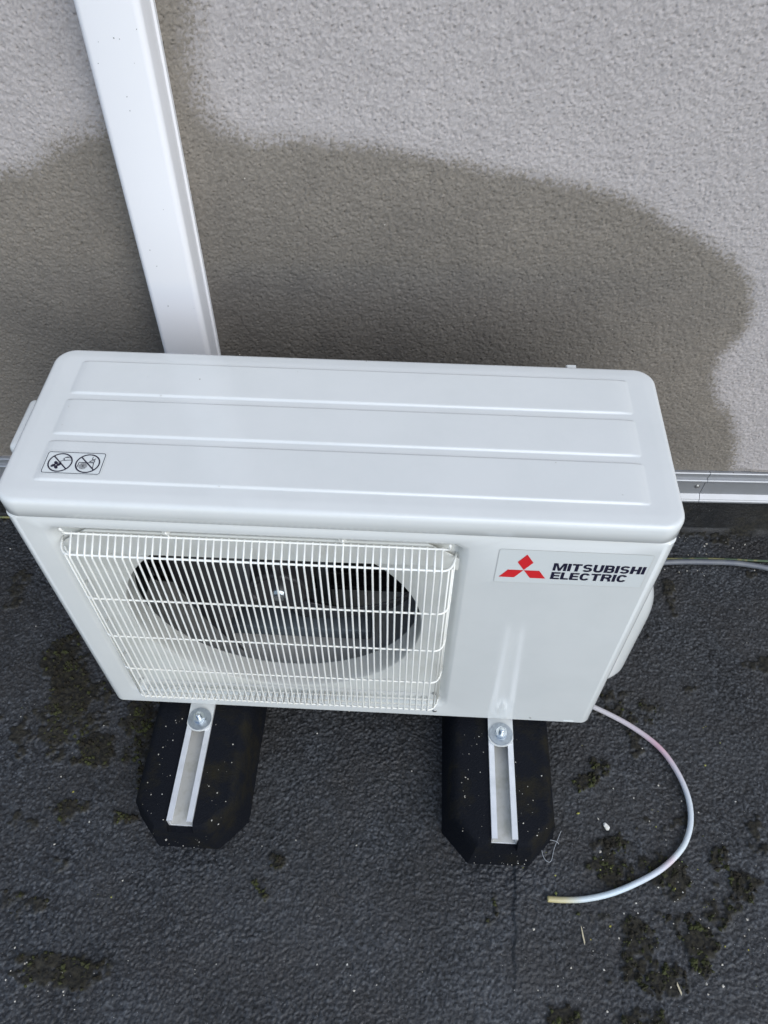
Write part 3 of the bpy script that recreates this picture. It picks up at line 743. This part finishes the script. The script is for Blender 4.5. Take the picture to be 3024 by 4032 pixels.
for x0_, x1_ in ((.572, .575), (.0046, .0056)):
    bm = bmesh.new(); box(bm, (x0_, .020, .006), (x1_, .255, .502)); bm_obj('partition_plate', bm, M['fins'], U)

# --- printed stickers
def ribbon(bm, pts, w, z, closed=False, to=None):
    """flat stroke of width w along 2D pts at layer z; to maps (u,v,z) to 3D"""
    P = [Vector((p[0], p[1])) for p in pts]; n = len(P); Lf = []; Rt = []
    for i in range(n):
        if closed: a, b = P[(i-1) % n], P[(i+1) % n]
        else: a, b = P[max(i-1, 0)], P[min(i+1, n-1)]
        d0 = (P[i]-a); d1 = (b-P[i])
        if d0.length < 1e-9: d0 = d1
        if d1.length < 1e-9: d1 = d0
        d0.normalize(); d1.normalize(); n0 = Vector((-d0.y, d0.x)); n1 = Vector((-d1.y, d1.x))
        m = (n0+n1)
        m = m.normalized() if m.length > 1e-6 else n1
        k = w/2/max(m.dot(n1), .35)
        Lf.append(bm.verts.new(to(P[i].x+m.x*k, P[i].y+m.y*k, z))); Rt.append(bm.verts.new(to(P[i].x-m.x*k, P[i].y-m.y*k, z)))
    for i in range(n if closed else n-1):
        j = (i+1) % n; bm.faces.new((Lf[i], Lf[j], Rt[j], Rt[i]))
def poly(bm, pts, z, to): bm.faces.new([bm.verts.new(to(p[0], p[1], z)) for p in pts])
toF = lambda u, v, z: (u, -z, v)               # front panel: x, z
# logo sticker
bm = bmesh.new(); poly(bm, rrect(.5952, .7780, .4137, .4840, .003, 4), .0006, toF); LG = bm_obj('logo_sticker', bm, M['sticker'], U)
bm = bmesh.new(); ribbon(bm, rrect(.5952, .7780, .4137, .4840, .003, 4), .0005, .0007, True, toF); bm_obj('sticker_edge', bm, M['stickedge'], LG)
cxl, czl = .6290, .4420
for pts in ([(cxl, czl+.0003), (cxl+.0096, czl+.0166), (cxl, czl+.0331), (cxl-.0096, czl+.0166)],
            [(cxl-.0002, czl-.0002), (cxl-.0193, czl-.0002), (cxl-.0289, czl-.0166), (cxl-.0098, czl-.0166)],
            [(cxl+.0002, czl-.0002), (cxl+.0193, czl-.0002), (cxl+.0289, czl-.0166), (cxl+.0098, czl-.0166)]):
    bm = bmesh.new(); poly(bm, pts, .0009, toF); bm_obj('logo_diamond', bm, M['red'], LG)
def sup(cx, cy, rx, ry, a0, a1, n=14, e=2.6):
    out = []
    for k in range(n+1):
        a = R(a0+(a1-a0)*k/n); c, s = math.cos(a), math.sin(a)
        out.append((cx+rx*math.copysign(abs(c)**(2/e), c), cy+ry*math.copysign(abs(s)**(2/e), s)))
    return out
def glyph(ch, x, y, w, h, st):
    """strokes of one extended sans capital in the box x,y,w,h: list of (points, width)"""
    sv = st; sh = st*.82; a, b = x+sv/2, x+w-sv/2; lo, hi = y+sh/2, y+h-sh/2; m = (lo+hi)/2
    if ch == 'I': return [([(x+w/2, y), (x+w/2, y+h)], sv)]
    if ch == 'L': return [([(a, y), (a, y+h)], sv), ([(x+sv, lo), (x+w, lo)], sh)]
    if ch == 'E': return [([(a, y), (a, y+h)], sv), ([(x+sv, lo), (x+w, lo)], sh), ([(x+sv, m), (x+w*.95, m)], sh), ([(x+sv, hi), (x+w, hi)], sh)]
    if ch == 'T': return [([(x, hi), (x+w, hi)], sh), ([(x+w/2, y), (x+w/2, y+h-sh)], sv)]
    if ch == 'H': return [([(a, y), (a, y+h)], sv), ([(b, y), (b, y+h)], sv), ([(x+sv, m), (x+w-sv, m)], sh)]
    if ch == 'M':
        q = sv*.98
        return [([(x+sv*.42, y), (x+sv*.42, y+h)], sv*.84), ([(x+w-sv*.42, y), (x+w-sv*.42, y+h)], sv*.84), ('poly', [(x+sv*.55, y+h), (x+sv*1.2, y+h), (x+w/2, y+h*.34), (x+w-sv*1.2, y+h), (x+w-sv*.55, y+h), (x+w/2+q*.38, y), (x+w/2-q*.38, y)])]
    if ch == 'U': return [([(a, y+h)]+[(p[0], p[1]) for p in sup(x+w/2, lo+h*.30, (b-a)/2, h*.30, 180, 360)]+[(b, y+h)], sv*.93)]
    if ch == 'C': return [(sup(x+w/2, m, (b-a)/2, (hi-lo)/2, 28, 332, 30), sv*.9)]
    if ch == 'S':
        ry = (hi-lo)/4; rx = (b-a)/2
        return [(sup(x+w/2, hi-ry, rx, ry, 20, 262, 18, 2.4)+sup(x+w/2, lo+ry, rx, ry, 82, -160, 18, 2.4), sv*.84)]
    if ch == 'B':
        r1 = (hi-m)/2; r2 = (m-lo)/2
        return [([(a, y), (a, y+h)], sv), ([(x+sv, hi), (b-.0028, hi)]+sup(b-.0028, m+r1, .0026, r1, 90, -90, 8)+[(x+sv, m)], sh), ([(x+sv, m-.00002), (b-.0022, m-.00002)]+sup(b-.0022, lo+r2, .0026, r2, 90, -90, 8)+[(x+sv, lo)], sh)]
    if ch == 'R':
        r1 = (hi-m)/2
        return [([(a, y), (a, y+h)], sv), ([(x+sv, hi), (b-.0028, hi)]+sup(b-.0028, m+r1, .0028, r1, 90, -90, 8)+[(x+sv, m)], sh), ([(b-.0035, m-sh*.3), (b-.0008, m-.0024), (b, lo), (b+.0004, y)], sv*.86)]
def word(txt, x, y, h, widths, gap, st):
    for ch in txt:
        w = widths[ch]; bm = bmesh.new()
        for k, g in enumerate(glyph(ch, x, y, w, h, st)):
            z = .0009+.00004*k
            if g[0] == 'poly': poly(bm, g[1], z, toF)
            else: ribbon(bm, g[0], g[1], z, False, toF)
        bm_obj('letter', bm, M['ink'], LG); x += w+gap
WD = dict(M=.0162, I=.0040, T=.0116, S=.0118, U=.0120, B=.0120, H=.0121, E=.0110, L=.0098, C=.0123, R=.0125)
word('MITSUBISHI', .6637, .4438, .0160, WD, .00130, .0040)
word('ELECTRIC', .6637, .4251, .0156, WD, .00125, .0039)
# warning sticker on the lid (lies in the front pan)
ZS = LT+.0006
toL = lambda u, v, z: (u, v, ZS+z)
bm = bmesh.new(); poly(bm, rrect(.0458, .1188, .0380, .0735, .003, 4), 0, toL); WS = bm_obj('warning_sticker', bm, M['sticker'], U)
def ink(name, strokes, polys=()):
    bm = bmesh.new()
    for k, s in enumerate(strokes): ribbon(bm, s[0], s[1], .0003+.00003*k, len(s) > 2, toL)
    for k, s in enumerate(polys): poly(bm, s, .0003+.00003*(len(strokes)+k), toL)
    return bm_obj(name, bm, M['ink'], WS)
ink('sticker_border', [(rrect(.0474, .1172, .0394, .0722, .0025, 4), .0008, True)])
def ell(cx, cy, rx, ry, rot=0, n=20):
    out = []
    for k in range(n):
        a = 2*math.pi*k/n; x, y = rx*math.cos(a), ry*math.sin(a); out.append((cx+x*math.cos(rot)-y*math.sin(rot), cy+x*math.sin(rot)+y*math.cos(rot)))
    return out
for c in ((.0657, .0557), (.0991, .0556)):
    r = .0140; q = r*.707
    ink('prohibition_ring', [(ell(c[0], c[1], r, r, 0, 40), .0017, True), ([(c[0]-q, c[1]+q), (c[0]+q, c[1]-q)], .0016)])
fx, fy = .0620, .0515
ink('fan_pictogram', [([(fx+.0005, fy+.003), (fx+.0050, fy+.0050)], .0006)], [ell(fx+.0034*math.cos(R(a)), fy+.0034*math.sin(R(a)), .0031, .0020, R(a)+.4, 14) for a in (15, 105, 195, 285)])
ink('hand_pictogram', [([(.0655, .0575), (.0685, .0590), (.0700, .0600), (.0690, .0615), (.0675, .0610)], .0008), ([(.0685, .0620), (.0700, .0640), (.0730, .0638), (.0770, .0632)], .0008), ([(.0700, .0586), (.0730, .0596), (.0780, .0600)], .0008), ([(.0705, .0632), (.0715, .0650), (.0735, .0648), (.0745, .0650)], .0006)])
ux, uy = .0945, .0520
ink('unit_pictogram', [([(ux-.0065, uy-.003), (ux-.0060, uy+.0050), (ux+.0115, uy+.0050), (ux+.0125, uy-.004)], .0009)]+[(ell(ux, uy-.0005, r, r, 0, 20), .0004, True) for r in (.0048, .0036, .0024, .0012)]+[([(ux, uy-.0005), (ux+.0048*math.cos(R(a)), uy-.0005+.0048*math.sin(R(a)))], .00025) for a in range(0, 360, 45)])
ink('boot_pictogram', [([(.1005, .0588), (.1035, .0610), (.1062, .0610), (.1068, .0584), (.1005, .0584)], .0008), ([(.1030, .0665), (.1030, .0622), (.1062, .0622), (.1065, .0640)], .0008)])

# ================================================================== LOOSE THINGS
# drain hose
hp = [(.60,.10,.060),(.70,.105,.030),(.78,.095,.014),(.839,.072,.011),(.896,.043,.0085),(.940,.007,.0085),(.964,-.033,.0085),(.976,-.076,.0085),(.975,-.114,.0085),(.963,-.147,.0085),(.944,-.172,.0085),(.911,-.199,.0085),(.868,-.222,.0085),(.826,-.239,.0085),(.785,-.249,.009),(.753,-.252,.0095),(.727,-.252,.010)]
hr = empty('drain_hose', (.727, -.252, 0)); tag(hr, 'milky clear drain hose curling over the roof with pinkish stretch', 'hose')
path = smooth_path(hp, 8); off = Vector((.727, -.252, 0)); path = [p-off for p in path]
V, F = tube_data(path, .0047, 14, False)
n = 14; m0 = len(V); inner = tube_data(path, .0034, 14, False)[0]; V = list(V)+list(inner)
F = list(F)+[tuple(m0+i for i in f[::-1]) for f in F]
last = (len(path)-1)*n
for k in range(n): F.append((last+k, last+(k+1) % n, m0+last+(k+1) % n, m0+last+k))
ho = mesh_obj('hose_wall', V, F, M['hose'], hr, True)
cum = [0]
for a, b in zip(path[:-1], path[1:]): cum.append(cum[-1]+(b-a).length)
s0 = cum[24]; al = [max(0, (c-s0)/(cum[-1]-s0)) for c in cum]
at = ho.data.attributes.new('along', 'FLOAT', 'POINT'); at.data.foreach_set('value', np.repeat(np.array(al+al, np.float32), n))
# cables at the foot of the wall
gc = tube('power_cable', smooth_path([(.70,.32,.15),(.78,.35,.04),(.88,.385,.012),(1.03,.404,.010),(1.093,.408,.010),(1.155,.409,.010),(1.196,.405,.010),(1.228,.399,.010),(1.35,.37,.010),(1.7,.30,.010)], 8), .0058, M['grey_cable'], None, 10)
tag(gc, 'grey power cable lying at the foot of the wall', 'cable')
yc = tube('earth_wire', smooth_path([(-1.0,.44,.006),(-.397,.449,.006),(-.2,.455,.006),(.2,.45,.006),(.6,.425,.006),(.9,.412,.006),(1.031,.4135,.008),(1.094,.4175,.008),(1.146,.4185,.008),(1.25,.42,.006),(1.6,.42,.006)], 8), .0026, M['yg'], None, 8)
tag(yc, 'thin yellow and green earth wire behind the unit', 'wire')
# scraps
def scrap(name, loc, s, m, label, cat, seed):
    bm = bmesh.new(); bmesh.ops.create_icosphere(bm, subdivisions=2, radius=1); r = random.Random(seed)
    for v in bm.verts: v.co = Vector((v.co.x*s[0], v.co.y*s[1], v.co.z*s[2]))*(.75+.5*r.random())
    o = bm_obj(name, bm, M[m], None, False, loc); o.rotation_euler = (0, 0, r.random()*3); tag(o, label, cat); return o
s1 = scrap('paint_flake', (.8340, -.1340, .004), (.0066, .0042, .003), 'flake', 'largest white paint flake on the roof between foot and hose', 'flake', 2); s1.rotation_euler = (0, 0, -1.0)
bm = bmesh.new(); add_prism(bm, [(0, 0), (.0016, .004), (.0010, .024), (0, .027), (-.0008, .012)], 'z', 0, .0012)
st1 = bm_obj('straw', bm, M['straw'], None, False, (.7797, -.3130, .004)); st1.rotation_euler = (0, 0, .12); tag(st1, 'pale straw splinter lying below the hose end', 'straw')
bm = bmesh.new(); add_prism(bm, [(0, 0), (.0022, .003), (.0010, .018), (-.001, .014)], 'z', 0, .0012)
st2 = bm_obj('straw', bm, M['straw'], None, False, (.9150, -.3720, .004)); st2.rotation_euler = (0, 0, .25); tag(st2, 'brownish straw splinter among moss at lower right', 'straw')
th = tube('thread', smooth_path([(.758,-.146,0.0072),(.745,-.173,0.0062),(.737,-.195,0.0062),(.727,-.191,0.0062),(.724,-.174,0.0072),(.733,-.163,0.0082),(.747,-.164,0.0092),(.752,-.168,0.0082)], 6), .00045, M['hair'], None, 5)
tag(th, 'thin curled grey thread beside the right rubber foot', 'thread')
# moss, grit and lichen: nobody could count them
def scatter(name, pts, mat_, label, cat, flat=.6, smin=.001, smax=.002, seed=1, parent=None):
    base = [(1,0,0),(-1,0,0),(0,1,0),(0,-1,0),(0,0,1),(0,0,-1)]; fc = [(0,2,4),(2,1,4),(1,3,4),(3,0,4),(2,0,5),(1,2,5),(3,1,5),(0,3,5)]
    r = random.Random(seed); V = []; F = []
    for (x, y, z) in pts:
        s = smin+(smax-smin)*r.random()**3; k = len(V); a = r.random()*6.28
        for b in base:
            j = .6+.7*r.random(); bx, by, bz = b[0]*s*j, b[1]*s*j*(.6+.5*r.random()), b[2]*s*j*flat
            V.append((x+bx*math.cos(a)-by*math.sin(a), y+bx*math.sin(a)+by*math.cos(a), z+bz))
        F += [tuple(k+i for i in f) for f in fc]
    o = mesh_obj(name, V, F, mat_, parent); tag(o, label, cat, kind='stuff'); return o
mp = []
rr = random.Random(5)
for px, py, a, b, s in PATCH:
    for k in range(int(90000*a*b*s)+90):
        t = rr.random()**.6; an = rr.random()*6.28; mp.append((px+a*1.05*t*math.cos(an), py+b*1.05*t*math.sin(an)))
xy = np.array(mp); dv = dirt_at(xy[:, 0], xy[:, 1]); zz = ground_co(xy[:, 0], xy[:, 1])[:, 2]
mp = [(x, y, z+.0010) for (x, y), z, q in zip(mp, zz, dv) if q > .22 and vnoise(np.array([x]), np.array([y]), .008, 77)[0] > .42]
scatter('moss', mp, M['moss'], 'brown and green moss clumps on the roof felt', 'moss', 1.0, .0009, .0058, 3)
gp_ = []
for k in range(300): gp_.append((rr.uniform(-.35, 1.25), rr.uniform(-.48, .45)))
for k in range(130): gp_.append((rr.gauss(.92, .12), rr.gauss(-.25, .11)))
for k in range(26): gp_.append((rr.gauss(-.03, .05), rr.gauss(-.40, .03)))
for k in range(90):
    s = rr.uniform(.95, 1.4); dd = -rr.uniform(.0, .12); gp_.append((WO.x+s*ca-dd*sa, WO.y+s*sa+dd*ca))
gp_ = [(x, y) for x, y in gp_ if not any(abs(x-cx_) < .105 and -.22 < y < .4 for cx_ in (.149, .6525))]
xy = np.array(gp_); zz = ground_co(xy[:, 0], xy[:, 1])[:, 2]
scatter('grit', [(x, y, z+.0006) for (x, y), z in zip(gp_, zz)], M['grit'], 'scattered pale grit and paint chips on the roof', 'grit', .6, .0005, .0028, 4)
lp = [(rr.gauss(.95, .16), rr.gauss(-.22, .14)) for k in range(40)]+[(1.03, .05), (1.035, .052), (1.02,-.02)]+[(rr.uniform(-.3, .1), rr.uniform(-.3, .2)) for k in range(10)]
xy = np.array(lp); zz = ground_co(xy[:, 0], xy[:, 1])[:, 2]
scatter('lichen', [(x, y, z+.0008) for (x, y), z in zip(lp, zz)], M['lichen'], 'yellow and green specks of lichen on the roof', 'lichen', .5, .0008, .0032, 6)
for f, sd in ((fL, 8), (fR, 9)):
    q = random.Random(sd); pts = []
    while len(pts) < 42:
        x, y = q.uniform(-.066, .066), q.uniform(-.19, -.02)
        if abs(x) > .022: pts.append((x, y, .0907))
    for k in range(14): pts.append((q.uniform(-.05, .05), -.2055, q.uniform(.01, .08)))
    scatter('speck', pts, M['grit'], None, None, .7, .0004, .0017, sd, f)
q = random.Random(21)
scatter('wall_grit', [(q.uniform(-.2, 1.1), -.0045, q.uniform(.40, 1.04)) for k in range(46)], M['grit'], None, None, .7, .0004, .0016, 22, wroot)
scatter('dirt_spot', [(cx(z_)+q.uniform(-.028, .030), -.0577, z_) for z_ in (q.uniform(.45, 1.05) for k in range(16))], M['moss'], None, None, 1.0, .0004, .0012, 23, troot)
scatter('dirt_spot', [(q.uniform(.03, .77), q.uniform(.02, .24), LT+.0002) for k in range(34)], M['stickedge'], None, None, .3, .0003, .0013, 24, U)
bpy.context.view_layer.update()
